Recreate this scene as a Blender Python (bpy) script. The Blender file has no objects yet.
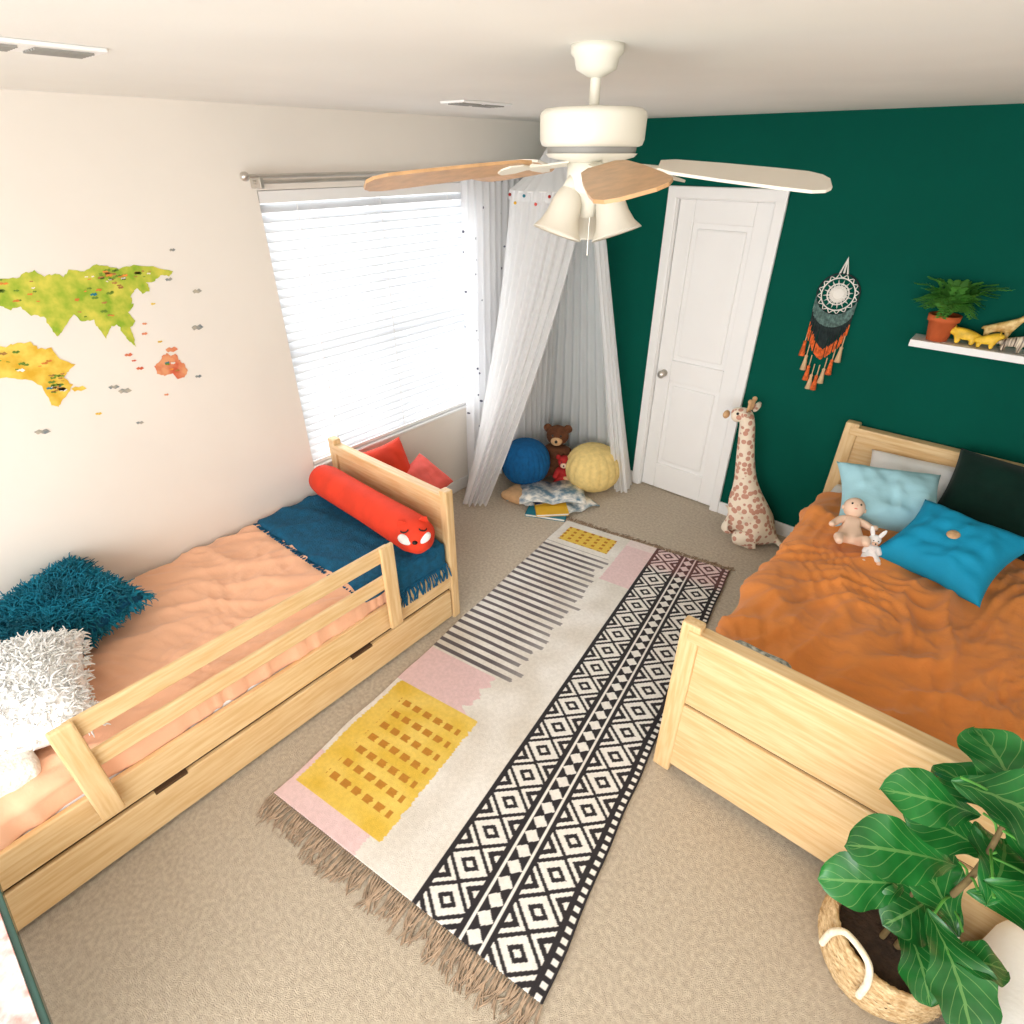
import bpy, bmesh, math, random
from mathutils import Vector, Matrix, noise, Euler
random.seed(7)
S=bpy.context.scene
try:
    S.view_settings.view_transform='Standard'
except Exception as e: print(e)
H=2.26
def c(r,g,b):
    f=lambda v:(v/255/12.92 if v/255<=.04045 else ((v/255+.055)/1.055)**2.4)
    return (f(r),f(g),f(b),1)
def nz(x,y,z=0): return noise.noise(Vector((x,y,z)))
# ---------------- materials
def mat(name,col,rough=.7,var=(6,.08),bump=None,stretch=(1,1,1),metal=0,col2=None,sheen=0,trans=0,spec=.4,detail=4):
    m=bpy.data.materials.new(name); m.use_nodes=True; nt=m.node_tree; N=nt.nodes; L=nt.links
    b=N['Principled BSDF']; b.inputs['Roughness'].default_value=rough; b.inputs['Metallic'].default_value=metal
    b.inputs['Specular IOR Level'].default_value=spec
    if sheen: b.inputs['Sheen Weight'].default_value=sheen
    tc=N.new('ShaderNodeTexCoord'); mp=N.new('ShaderNodeMapping'); mp.inputs['Scale'].default_value=stretch
    L.new(tc.outputs['Object'],mp.inputs['Vector'])
    n=N.new('ShaderNodeTexNoise'); n.inputs['Scale'].default_value=var[0]; n.inputs['Detail'].default_value=detail
    L.new(mp.outputs[0],n.inputs['Vector'])
    r=N.new('ShaderNodeValToRGB'); a=var[1]
    c2=col2 or tuple(min(1,v*(1+a)) for v in col[:3])+(1,)
    c1=col if col2 else tuple(v*(1-a) for v in col[:3])+(1,)
    r.color_ramp.elements[0].color=c1; r.color_ramp.elements[1].color=c2
    r.color_ramp.elements[0].position=.35; r.color_ramp.elements[1].position=.65
    L.new(n.outputs['Fac'],r.inputs[0]); L.new(r.outputs[0],b.inputs['Base Color'])
    if bump:
        n2=N.new('ShaderNodeTexNoise'); n2.inputs['Scale'].default_value=bump[0]; n2.inputs['Detail'].default_value=3
        L.new(mp.outputs[0],n2.inputs['Vector'])
        bp=N.new('ShaderNodeBump'); bp.inputs['Strength'].default_value=bump[1]; bp.inputs['Distance'].default_value=bump[2] if len(bump)>2 else .01
        L.new(n2.outputs['Fac'],bp.inputs['Height']); L.new(bp.outputs[0],b.inputs['Normal'])
    if trans:
        out=N['Material Output']; t=N.new('ShaderNodeBsdfTranslucent'); L.new(r.outputs[0],t.inputs[0])
        mx=N.new('ShaderNodeMixShader'); mx.inputs[0].default_value=trans
        L.new(b.outputs[0],mx.inputs[1]); L.new(t.outputs[0],mx.inputs[2]); L.new(mx.outputs[0],out.inputs[0])
    return m
def sheer(name,col,op,dots=False):
    m=mat(name,col,.9,(3,.02),trans=.5); nt=m.node_tree; N=nt.nodes; L=nt.links
    out=N['Material Output']; src=out.inputs[0].links[0].from_socket
    tr=N.new('ShaderNodeBsdfTransparent'); mx=N.new('ShaderNodeMixShader'); mx.inputs[0].default_value=op
    L.new(tr.outputs[0],mx.inputs[1]); L.new(src,mx.inputs[2]); L.new(mx.outputs[0],out.inputs[0])
    if dots:
        uv=N.new('ShaderNodeTexCoord'); v=N.new('ShaderNodeTexVoronoi'); v.inputs['Scale'].default_value=1; v.inputs['Randomness'].default_value=.5
        mp=N.new('ShaderNodeMapping'); mp.inputs['Scale'].default_value=(13,34,1)
        L.new(uv.outputs['UV'],mp.inputs[0]); L.new(mp.outputs[0],v.inputs['Vector'])
        lt=N.new('ShaderNodeMath'); lt.operation='LESS_THAN'; lt.inputs[1].default_value=.13; L.new(v.outputs['Distance'],lt.inputs[0])
        d=N.new('ShaderNodeBsdfDiffuse'); d.inputs[0].default_value=c(96,96,115)
        m2=N.new('ShaderNodeMixShader'); L.new(lt.outputs[0],m2.inputs[0]); L.new(mx.outputs[0],m2.inputs[1]); L.new(d.outputs[0],m2.inputs[2]); L.new(m2.outputs[0],out.inputs[0])
    return m
M={}
M['wall']=mat('cream_wall_paint',c(238,231,221),.8,(2,.02),(150,.05,.002))
M['green']=mat('green_wall_paint',c(2,82,68),.85,(2,.04),(150,.06,.002),spec=.1)
M['ceil']=mat('ceiling_paint',c(240,238,232),.9,(2,.02),(120,.1,.003))
M['white']=mat('white_trim_paint',c(246,245,243),.35,(4,.01))
M['whitem']=mat('white_fan_enamel',c(226,222,208),.4,(4,.01))
W1,W2=c(219,180,126),c(233,202,154)
M['wx']=mat('maple_wood_x',W1,.4,(5,0),stretch=(1.2,14,14),col2=W2)
M['wy']=mat('maple_wood_y',W1,.4,(5,0),stretch=(14,1.2,14),col2=W2)
M['wz']=mat('maple_wood_z',W1,.4,(5,0),stretch=(14,14,1.2),col2=W2)
M['dark']=mat('painted_gap_shade',c(90,64,40),.9)  # dark brown standing in for shade inside the bed gaps
M['blade']=mat('fan_blade_maple',c(190,148,104),.4,(6,.12),stretch=(6,6,1))
M['bladew']=mat('fan_blade_white',c(228,220,206),.35,(6,.02))
M['carpet']=mat('carpet_pile',c(203,184,158),.95,(60,0),(300,1,.012),col2=c(227,211,186),sheen=.3,detail=10)
M['peach']=mat('peach_linen',c(240,184,148),.9,(3,.06),(60,.3,.004),sheen=.2)
M['orange']=mat('burnt_orange_linen',c(228,140,66),.85,(3,.08),(70,.35,.004),sheen=.2)
M['teal']=mat('teal_knit',c(6,84,118),.9,(30,.2),(140,.8,.006))
M['shag']=mat('teal_yarn',c(6,112,136),.8,(14,.35))
M['fur']=mat('white_fur_strands',c(255,255,253),.9,(20,.003),trans=.12,spec=.1)
M['furc']=mat('white_fur_base',c(255,254,252),.95,(30,.005),(50,.6,.01),spec=.1)
M['cream']=mat('cream_fleece',c(242,236,224),.95,(25,.08),(60,1,.01))
M['coral']=mat('coral_fabric',c(228,62,34),.8,(8,.1),(120,.3,.003))
M['coral2']=mat('coral_plush',c(236,100,90),.85,(8,.1),(80,.3,.003))
M['ltblue']=mat('pale_blue_linen',c(172,220,232),.85,(6,.04),(80,.25,.003))
M['turq']=mat('turquoise_cotton',c(6,150,192),.8,(6,.06),(80,.25,.003))
M['dgreen']=mat('dark_green_velvet',c(8,38,30),.9,(8,.2),(80,.25,.003),sheen=.1,spec=.15)
M['wpil']=mat('white_cotton',c(242,240,238),.85,(6,.03),(60,.2,.003))
M['pat']=mat('grey_leaf_print',c(130,136,124),.9,(45,0),col2=c(236,232,222))
M['skin']=mat('doll_skin',c(242,208,182),.5,(10,.03))
M['brown']=mat('brown_plush',c(98,58,34),.95,(25,.2),(90,1,.006))
M['tan']=mat('tan_plush',c(212,170,125),.95,(25,.1),(90,.8,.004))
M['black']=mat('black_plastic',c(18,16,16),.3)
M['red']=mat('red_fabric',c(170,36,34),.8)
M['bluek']=mat('blue_knit',c(6,90,145),.9,(30,.15),(120,.6,.006))
M['yel']=mat('yellow_knit',c(236,208,136),.9,(30,.08),(120,.5,.006))
M['tuft']=mat('rug_fringe_jute',c(170,146,122),.9,(30,.25))
M['terra']=mat('terracotta',c(206,100,52),.75,(12,.08),(80,.2,.003))
M['soil']=mat('soil',c(52,38,28),.95,(40,.3),(60,1,.01))
M['leaf2']=mat('fern_green',c(92,160,66),.5,(10,.3),trans=.25)
M['basket']=mat('seagrass_weave',c(190,152,104),.85,(45,0),(90,1,.008),stretch=(1,1,3),col2=c(236,208,162))
M['rope']=mat('cream_rope',c(242,230,204),.85,(40,.08),(90,1,.006))
M['stem']=mat('fig_stem',c(110,92,58),.8,(20,.2))
M['metal']=mat('brushed_nickel',c(205,200,192),.3,metal=.8)
M['gold']=mat('painted_yellow_wood',c(236,192,56),.5,(30,.2))
M['gold2']=mat('giraffe_wood',c(196,146,64),.45,(45,0),col2=c(240,212,146))
M['zebra']=mat('zebra_wood',c(70,50,40),.5,(40,0),stretch=(4,1,.3),col2=c(230,215,190))
M['page']=mat('book_pages',c(244,241,232),.8)
M['pic']=mat('book_illustration',c(96,130,150),.6,(16,0),col2=c(248,243,232))
M['cov1']=mat('book_cover_teal',c(30,120,140),.5); M['cov2']=mat('book_cover_yellow',c(230,180,50),.5); M['cov3']=mat('book_cover_navy',c(40,50,90),.5)
M['glass']=mat('tabletop_tint',c(60,92,84),.15)
M['floral']=mat('floral_paper',c(226,150,140),.4,(22,0),col2=c(246,246,242),detail=6)
M['linen']=mat('white_linen',c(242,240,238),.9,(6,.02),(60,.3,.004))
M['shade']=mat('frosted_glass_shade',c(240,235,222),.3,(4,.01),trans=.35)
M['lace']=mat('white_lace',c(238,234,226),.9)
M['sthread']=mat('sage_fringe',c(96,122,116),.9,(60,.4))
M['dthread']=mat('charcoal_fringe',c(34,46,46),.9,(30,.3)); M['othread']=mat('rust_fringe',c(220,104,48),.9,(60,.3)); M['cthread']=mat('tan_fringe',c(216,182,140),.9)
M['slat']=mat('blind_slat_vinyl',c(242,245,249),.5,(4,.01),trans=.1)
M['sheer']=sheer('sheer_canopy_voile',c(255,255,255),.86)
M['sheerb']=sheer('sheer_canopy_back_voile',c(255,255,255),.94)
M['dots']=sheer('dotted_curtain_voile',c(250,251,254),.92,True)
M['ventg']=mat('vent_louvre_grey',c(150,148,142),.5)
def spots(name,a,b,scale,th):
    m=mat(name,a,.9,(20,.03),(90,.3,.003)); nt=m.node_tree;N=nt.nodes;L=nt.links
    v=N.new('ShaderNodeTexVoronoi'); v.inputs['Scale'].default_value=scale; v.inputs['Randomness'].default_value=.75
    tc=N.new('ShaderNodeTexCoord'); L.new(tc.outputs['Object'],v.inputs['Vector'])
    r=N.new('ShaderNodeValToRGB'); r.color_ramp.elements[0].position=th; r.color_ramp.elements[0].color=b
    r.color_ramp.elements[1].position=th+.06; r.color_ramp.elements[1].color=a
    L.new(v.outputs['Distance'],r.inputs[0]); L.new(r.outputs[0],N['Principled BSDF'].inputs['Base Color']); return m
M['gir']=spots('giraffe_plush',c(244,228,206),c(206,152,130),27,.42)
def leafmat():
    m=mat('fig_leaf',c(34,114,48),.26,(5,.35),spec=.6,trans=.2); nt=m.node_tree;N=nt.nodes;L=nt.links
    tc=N.new('ShaderNodeTexCoord'); sp=N.new('ShaderNodeSeparateXYZ'); L.new(tc.outputs['UV'],sp.inputs[0])
    ab=N.new('ShaderNodeMath'); ab.operation='ABSOLUTE'; L.new(sp.outputs[0],ab.inputs[0])
    k=N.new('ShaderNodeMath'); k.operation='MULTIPLY'; k.inputs[1].default_value=-.35; L.new(ab.outputs[0],k.inputs[0])
    ad=N.new('ShaderNodeMath'); ad.operation='ADD'; L.new(k.outputs[0],ad.inputs[0]); L.new(sp.outputs[1],ad.inputs[1])
    mu=N.new('ShaderNodeMath'); mu.operation='MULTIPLY'; mu.inputs[1].default_value=7; L.new(ad.outputs[0],mu.inputs[0])
    fr=N.new('ShaderNodeMath'); fr.operation='FRACT'; L.new(mu.outputs[0],fr.inputs[0])
    l1=N.new('ShaderNodeMath'); l1.operation='LESS_THAN'; l1.inputs[1].default_value=.07; L.new(fr.outputs[0],l1.inputs[0])
    l2=N.new('ShaderNodeMath'); l2.operation='LESS_THAN'; l2.inputs[1].default_value=.05; L.new(ab.outputs[0],l2.inputs[0])
    mxx=N.new('ShaderNodeMath'); mxx.operation='MAXIMUM'; L.new(l1.outputs[0],mxx.inputs[0]); L.new(l2.outputs[0],mxx.inputs[1])
    f=N.new('ShaderNodeMath'); f.operation='MULTIPLY'; f.inputs[1].default_value=.5; L.new(mxx.outputs[0],f.inputs[0])
    mix=N.new('ShaderNodeMix'); mix.data_type='RGBA'; L.new(f.outputs[0],mix.inputs[0])
    ramp=[n for n in N if n.type=='VALTORGB'][0]; L.new(ramp.outputs[0],mix.inputs[6]); mix.inputs[7].default_value=c(140,190,106)
    L.new(mix.outputs[2],N['Principled BSDF'].inputs['Base Color']); return m
M['leaf']=leafmat()
# ---------------- builders
def link(o,parent=None):
    S.collection.objects.link(o)
    if parent is not None:
        o.parent=parent; o.matrix_parent_inverse=Matrix.Translation(parent.location).inverted()
    return o
def grp(name,loc):
    e=bpy.data.objects.new(name,None); e.location=loc; e.empty_display_size=.1; S.collection.objects.link(e); return e
def mo(name,V,F,m,parent=None,smooth=False,mi=None,uv=None):
    me=bpy.data.meshes.new(name); me.from_pydata([tuple(v) for v in V],[],F)
    for x in (m if isinstance(m,list) else [m]): me.materials.append(x)
    if mi: me.polygons.foreach_set('material_index',mi)
    if smooth: me.polygons.foreach_set('use_smooth',[True]*len(me.polygons))
    if uv:
        l=me.uv_layers.new(name='UVMap')
        for i,lp in enumerate(me.loops): l.data[i].uv=uv[lp.vertex_index]
    me.update()
    return link(bpy.data.objects.new(name,me),parent)
BF=[(0,3,2,1),(4,5,6,7),(0,1,5,4),(1,2,6,5),(2,3,7,6),(3,0,4,7)]
def boxes(name,L,m,parent=None,bev=.004,rot=None):
    V=[];F=[];mi=[]
    mats=m if isinstance(m,list) else [m]
    for b in L:
        lo,hi=b[0],b[1]; k=len(V)
        vs=[Vector((x,y,z)) for z in (lo[2],hi[2]) for x,y in ((lo[0],lo[1]),(hi[0],lo[1]),(hi[0],hi[1]),(lo[0],hi[1]))]
        V+=vs; F+=[tuple(k+i for i in f) for f in BF]; mi+=[b[2] if len(b)>2 else 0]*6
    if rot:
        R,cen=rot; cen=Vector(cen); V=[cen+R@(v-cen) for v in V]
    o=mo(name,V,F,mats,parent,mi=mi)
    if bev:
        md=o.modifiers.new('bevel','BEVEL'); md.width=bev; md.segments=2; md.limit_method='ANGLE'
    return o
def rbox(name,lo,hi,r,res,m,parent=None,disp=None,rot=None):
    lo=Vector(lo);hi=Vector(hi);cen=(lo+hi)/2;d=(hi-lo)/2
    r=min(r,min(d)); bm=bmesh.new()
    for ax in range(3):
        a,b=(ax+1)%3,(ax+2)%3
        na=max(2,int(2*d[a]/res)); nb=max(2,int(2*d[b]/res))
        for s in (-1,1):
            g=[]
            for i in range(na+1):
                row=[]
                for j in range(nb+1):
                    p=Vector((0,0,0)); p[ax]=s*d[ax]; p[a]=d[a]*(2*i/na-1); p[b]=d[b]*(2*j/nb-1); row.append(bm.verts.new(p))
                g.append(row)
            for i in range(na):
                for j in range(nb):
                    f=[g[i][j],g[i+1][j],g[i+1][j+1],g[i][j+1]]
                    bm.faces.new(f if s>0 else f[::-1])
    bmesh.ops.remove_doubles(bm,verts=bm.verts,dist=res*.2)
    for v in bm.verts:
        inn=Vector([max(-(d[k]-r),min(d[k]-r,v.co[k])) for k in range(3)])
        q=v.co-inn
        n=q.normalized() if q.length>1e-6 else Vector((0,0,1))
        if q.length>1e-6: v.co=inn+n*r
        if disp: v.co+=n*disp(v.co+cen,n)
        if rot: v.co=rot@v.co
        v.co+=cen
    me=bpy.data.meshes.new(name); bm.to_mesh(me); bm.free(); me.materials.append(m)
    me.polygons.foreach_set('use_smooth',[True]*len(me.polygons))
    return link(bpy.data.objects.new(name,me),parent)
def lathe(name,prof,cen,m,parent=None,n=32,rot=None,rmod=None):
    V=[];F=[];cen=Vector(cen)
    for k,(r,z) in enumerate(prof):
        for i in range(n):
            a=2*math.pi*i/n; rr=r*(rmod(a,k/(len(prof)-1)) if rmod else 1)
            p=Vector((rr*math.cos(a),rr*math.sin(a),z)); V.append(cen+(rot@p if rot else p))
    for k in range(len(prof)-1):
        for i in range(n):
            j=(i+1)%n; F.append((k*n+i,k*n+j,(k+1)*n+j,(k+1)*n+i))
    return mo(name,V,F,m,parent,True)
def curves(name,polys,r,m,parent=None,taper=False,res=2):
    cu=bpy.data.curves.new(name,'CURVE'); cu.dimensions='3D'; cu.bevel_depth=r; cu.bevel_resolution=res; cu.use_fill_caps=True
    for P in polys:
        s=cu.splines.new('POLY'); s.points.add(len(P)-1)
        for i,p in enumerate(P):
            s.points[i].co=(p[0],p[1],p[2],1)
            s.points[i].radius=(p[3] if len(p)>3 else (1-.75*i/(len(P)-1) if taper else 1))
        s.use_smooth=True
    cu.materials.append(m)
    o=bpy.data.objects.new(name,cu); S.collection.objects.link(o)
    dg=bpy.context.evaluated_depsgraph_get(); me=bpy.data.meshes.new_from_object(o.evaluated_get(dg)); me.name=name
    bpy.data.objects.remove(o)
    o2=bpy.data.objects.new(name,me)
    if not me.materials: me.materials.append(m)
    return link(o2,parent)
def bez(pts,n=12):
    P=[Vector(p[:3]) for p in pts]; P=[2*P[0]-P[1]]+P+[2*P[-1]-P[-2]]; out=[]
    for i in range(1,len(P)-2):
        for k in range(n):
            t=k/n; a,b,cc,d=P[i-1],P[i],P[i+1],P[i+2]
            out.append(.5*((2*b)+(cc-a)*t+(2*a-5*b+4*cc-d)*t*t+(3*b-a-3*cc+d)*t**3))
    out.append(P[-2]); return out
def ell(name,cen,r,m,parent=None,rot=None,n=20):
    V=[];F=[];cen=Vector(cen); k=n//2
    for i in range(k+1):
        t=math.pi*i/k
        for j in range(n):
            a=2*math.pi*j/n; p=Vector((r[0]*math.sin(t)*math.cos(a),r[1]*math.sin(t)*math.sin(a),r[2]*math.cos(t)))
            V.append(cen+(rot@p if rot else p))
    for i in range(k):
        for j in range(n):
            q=(j+1)%n; F.append((i*n+j,(i+1)*n+j,(i+1)*n+q,i*n+q))
    o=mo(name,V,F,m,parent,True)
    bm=bmesh.new(); bm.from_mesh(o.data); bmesh.ops.remove_doubles(bm,verts=bm.verts,dist=1e-6); bm.to_mesh(o.data); bm.free()
    return o
def skin(name,V,E,m,parent=None,sub=2):
    me=bpy.data.meshes.new(name); me.from_pydata([v[:3] for v in V],E,[]); me.materials.append(m)
    o=link(bpy.data.objects.new(name,me),parent)
    md=o.modifiers.new('skin','SKIN'); md.use_smooth_shade=True
    for i,v in enumerate(V): me.skin_vertices[0].data[i].radius=(v[3],v[3])
    me.skin_vertices[0].data[0].use_root=True
    s=o.modifiers.new('sub','SUBSURF'); s.levels=sub; s.render_levels=sub
    return o
def R(x=0,y=0,z=0): return Euler((math.radians(x),math.radians(y),math.radians(z)),'XYZ').to_matrix()
def pillow(name,w,d,t,loc,rot,m,parent=None,n=36,wr=.01,pinch=.08,seed=0,power=4):
    V=[];F=[];loc=Vector(loc); Wn=n+1
    for s in (1,-1):
        for i in range(Wn):
            for j in range(Wn):
                u=2*i/n-1; v=2*j/n-1
                x=w/2*u*(1-pinch*(1-v*v)); y=d/2*v*(1-pinch*(1-u*u))
                z=s*t/2*max(0,(1-abs(u)**power)*(1-abs(v)**power))**.6
                e=min(1,3*(1-max(abs(u),abs(v))))
                z+=s*wr*e*(nz(x*9+seed,y*9,s)+.6*abs(nz(x*5+seed,y*16,seed))+.5*nz(x*22,y*14,seed))
                V.append(loc+rot@Vector((x,y,z)))
    o=Wn*Wn
    for i in range(n):
        for j in range(n):
            a=i*Wn+j; q=(a,a+Wn,a+Wn+1,a+1); F.append(q); F.append(tuple(o+k for k in q[::-1]))
    ob=mo(name,V,F,m,parent,True)
    bm=bmesh.new(); bm.from_mesh(ob.data); bmesh.ops.remove_doubles(bm,verts=bm.verts,dist=1e-4); bm.to_mesh(ob.data); bm.free()
    return ob
def strands(name,src,count,length,rad,m,parent=None,droop=.5,rnd=.5,minz=-1,segs=4,curl=.25,res=0):
    me=src.data; me.update(); VS=[(v.co.copy(),v.normal.copy()) for v in me.vertices if v.normal.z>minz]
    polys=[]
    for k in range(count):
        co,n=random.choice(VS); p=co+Vector([random.uniform(-.008,.008) for _ in range(3)])
        d=(n+Vector([random.uniform(-rnd,rnd) for _ in range(3)])).normalized(); l=length*random.uniform(.6,1.1)
        P=[tuple(p)]
        for i in range(segs):
            d=(d+Vector((random.uniform(-curl,curl),random.uniform(-curl,curl),-droop/segs*(1.2)))).normalized(); p=p+d*l/segs
            if p.x<XL+.01: p.x=XL+.01
            P.append(tuple(p))
        polys.append(P)
    return curves(name,polys,rad,m,parent,taper=True,res=res)
# ---------------- ROOM
XL,YB,ZC=-2.88,3.74,2.45; XR=1.75; YN=-1.6
wy0,wy1,wz0,wz1=1.54,2.97,.66,2.12
T=.14
boxes('floor',[((XL-T,YN,-.1),(XR+.1,YB+T,0))],M['carpet'],bev=0)
boxes('ceiling',[((XL-T,YN,ZC),(XR+.1,YB+T,ZC+.1))],M['ceil'],bev=0)
boxes('wall_left',[((XL-T,YN,0),(XL,wy0,ZC)),((XL-T,wy1,0),(XL,YB+T,ZC)),((XL-T,wy0,0),(XL,wy1,wz0)),((XL-T,wy0,wz1),(XL,wy1,ZC))],M['wall'],bev=0)
dx0,dx1,dz=-1.835,-1.235,2.035
boxes('wall_back',[((XL,YB,0),(dx0,YB+T,ZC)),((dx1,YB,0),(XR+.1,YB+T,ZC)),((dx0,YB,dz),(dx1,YB+T,ZC)),((dx0,YB+.09,0),(dx1,YB+T,dz))],M['green'],bev=0)
boxes('wall_right',[((XR,YN,0),(XR+.1,YB,ZC))],M['wall'],bev=0)
boxes('baseboard_left',[((XL,YN,0),(XL+.014,YB,.095))],M['white'])
boxes('baseboard_back',[((XL+.014,YB-.014,0),(dx0-.065,YB,.095)),((dx1+.065,YB-.014,0),(XR,YB,.095))],M['white'])
boxes('trim_door',[((dx0-.065,YB-.02,0),(dx0,YB+.02,dz+.065)),((dx1,YB-.02,0),(dx1+.065,YB+.02,dz+.065)),((dx0-.065,YB-.021,dz),(dx1+.065,YB+.02,dz+.066))],M['white'],bev=.008)
boxes('trim_door_jamb',[((dx0,YB,0),(dx0+.004,YB+.09,dz)),((dx1-.004,YB,0),(dx1,YB+.09,dz)),((dx0,YB,dz-.004),(dx1,YB+.09,dz))],M['white'],bev=0)
d=grp('door_1',(-1.535,YB+.04,0))
y0,y1=YB+.022,YB+.062; a,b=dx0+.006,dx1-.006
st=.105
boxes('door_frame',[((a,y0,.01),(a+st,y1,2.03)),((b-st,y0,.01),(b,y1,2.03)),((a+st,y0,.01),(b-st,y1,.22)),((a+st,y0,.88),(b-st,y1,1.03)),((a+st,y0,1.90),(b-st,y1,2.03))],M['white'],d,.006)
boxes('door_recess',[((a+st,y0+.016,.22),(b-st,y1,.88)),((a+st,y0+.016,1.03),(b-st,y1,1.9))],M['white'],d,0)
boxes('door_raised_panels',[((a+st+.03,y0+.003,.25),(b-st-.03,y1-.01,.85)),((a+st+.03,y0+.003,1.06),(b-st-.03,y1-.01,1.87))],M['white'],d,.012)
lathe('door_knob',[(0,.0),(.026,.0),(.026,.006),(.011,.01),(.011,.03),(.024,.038),(.028,.05),(.022,.062),(0,.066)],(a+.06,y0,.93),M['metal'],d,24,R(90,0,0))
# window
w=grp('window_1',(XL-.06,(wy0+wy1)/2,(wz0+wz1)/2))
fx0,fx1=XL-.12,XL-.08
ym=(wy0+wy1)/2
boxes('window_frame',[((fx0,wy0,wz0),(fx1,wy0+.05,wz1)),((fx0,wy1-.05,wz0),(fx1,wy1,wz1)),((fx0,wy0,wz0),(fx1,wy1,wz0+.05)),((fx0,wy0,wz1-.05),(fx1,wy1,wz1)),((fx0,wy0,1.36),(fx1,wy1,1.41)),((fx0,ym-.03,wz0),(fx1,ym+.03,wz1))],M['white'],w)
mu=[((fx0+.015,yy-.008,wz0),(fx0+.025,yy+.008,wz1)) for yy in (wy0+.35,wy1-.35)]+[((fx0+.015,wy0,zz-.008),(fx0+.025,wy1,zz+.008)) for zz in (1.02,1.74)]
boxes('window_muntins',mu,M['white'],w,0)
boxes('window_sill',[((XL-.13,wy0,wz0-.001),(XL+.012,wy1,wz0+.014))],M['white'],w)
bl=grp('window_blinds',(XL-.03,ym,1.4))
V=[];F=[];zz=wz0+.06
while zz<wz1-.06:
    t=math.radians(38); hw=.025; k=len(V)
    for up in (0,.003):
        for sx in (-1,1):
            for yy in (wy0+.012,wy1-.012):
                V.append((XL-.035+sx*hw*math.cos(t),yy,zz+up+sx*hw*math.sin(t)*-1))
    F+=[(k,k+1,k+3,k+2),(k+4,k+6,k+7,k+5),(k,k+2,k+6,k+4),(k+1,k+5,k+7,k+3),(k,k+4,k+5,k+1),(k+2,k+3,k+7,k+6)]
    zz+=.044
mo('slats',V,F,M['slat'],bl)
boxes('blind_rails',[((XL-.065,wy0+.006,wz1-.055),(XL-.005,wy1-.006,wz1-.002)),((XL-.06,wy0+.01,wz0+.018),(XL-.01,wy1-.01,wz0+.04))],M['white'],bl)
curves('blind_cords',[[(XL-.008,yy,wz0+.03),(XL-.008,yy,wz1-.05)] for yy in (wy0+.2,ym,wy1-.2)],.002,M['white'],bl)
# curtain rod + curtain
cr=grp('curtain_rod',(XL+.08,2.45,2.17))
curves('rod',[[(XL+.08,1.47,2.18),(XL+.08,3.5,2.18)],[(XL+.05,1.5,2.155),(XL+.05,3.5,2.155)]],.009,M['metal'],cr)
ell('finial',(XL+.08,1.455,2.18),(.02,.022,.02),M['metal'],cr)
boxes('rod_bracket',[((XL,1.515,2.13),(XL+.09,1.535,2.175)),((XL,3.45,2.13),(XL+.09,3.47,2.175))],M['metal'],cr)
def drape(name,top,bot,z0,z1,m,parent,nu=120,nv=40,pl=14,amp=.02,p=1.15,seed=0,ph=0):
    V=[];F=[];UV=[]
    for j in range(nv+1):
        s=j/nv
        for i in range(nu+1):
            t=i/nu; A=top(t); B=bot(t); f=s**p
            x=A[0]*(1-f)+B[0]*f; y=A[1]*(1-f)+B[1]*f; z=z0*(1-s)+z1*s
            e=.01; B2=bot(min(1,t+e));A2=top(min(1,t+e)); B1=bot(max(0,t-e)); A1=top(max(0,t-e))
            tx=(A2[0]-A1[0])*(1-f)+(B2[0]-B1[0])*f; ty=(A2[1]-A1[1])*(1-f)+(B2[1]-B1[1])*f; l=math.hypot(tx,ty) or 1
            q=amp*(.4+.6*s)*(math.sin(2*math.pi*pl*t+ph+1.5*nz(t*4,s*1.5,seed))+.5*nz(t*20,s*2,seed))
            V.append((x-ty/l*q,y+tx/l*q,z)); UV.append((t,s))
    for j in range(nv):
        for i in range(nu):
            a=j*(nu+1)+i; F.append((a,a+1,a+nu+2,a+nu+1))
    return mo(name,V,F,m,parent,True,uv=UV)
drape('dotted_curtain',lambda t:(XL+.085,2.80+.62*t),lambda t:(XL+.08,2.77+.60*t),2.20,.02,M['dots'],None,pl=10,amp=.026,p=1)
# canopy
cn=grp('sheer_play_canopy',(-2.38,3.2,1.2))
cc0=(-2.38,3.2); hr=.27; hz=2.08
def hoop(phi,r=hr):
    a=math.radians(40.5+phi); return (cc0[0]+r*math.cos(a),cc0[1]+r*math.sin(a))
curves('canopy_hoop',[[(*hoop(k*10),hz) for k in range(37)]],.006,M['white'],cn)
curves('canopy_cord',[[(cc0[0],cc0[1],2.36),(cc0[0],cc0[1],ZC)]],.004,M['white'],cn)
def lerp2(P,t):
    n=len(P)-1; k=min(int(t*n),n-1); f=t*n-k; return (P[k][0]*(1-f)+P[k+1][0]*f,P[k][1]*(1-f)+P[k+1][1]*f)
lathe('canopy_top',[(.012,.30),(.03,.27),(.1,.16),(.2,.06),(.275,0),(.278,-.05)],(cc0[0],cc0[1],hz),M['sheer'],cn,120,None,lambda a,k:1+.05*k*math.sin(22*a))
drape('canopy_left_panel',lambda t:hoop(150+155*t),lambda t:lerp2([(-2.74,2.92),(-2.76,2.70),(-2.66,2.58),(-2.54,2.68)],t),hz,.01,M['sheer'],cn,nu=160,pl=12,amp=.026,p=1.3,seed=1)
drape('canopy_right_panel',lambda t:hoop(312+64*t),lambda t:lerp2([(-1.93,3.50),(-1.84,3.52),(-1.88,3.67)],t),hz,.01,M['sheer'],cn,nu=60,pl=5,amp=.018,p=1.0,seed=2)
drape('canopy_back_panel',lambda t:hoop(5+150*t),lambda t:lerp2([(-1.95,3.68),(-2.35,3.68),(-2.72,3.66),(-2.73,3.45),(-2.72,3.1)],t),hz,.02,M['sheerb'],cn,nu=200,pl=16,amp=.02,p=1.0,seed=3)
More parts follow.
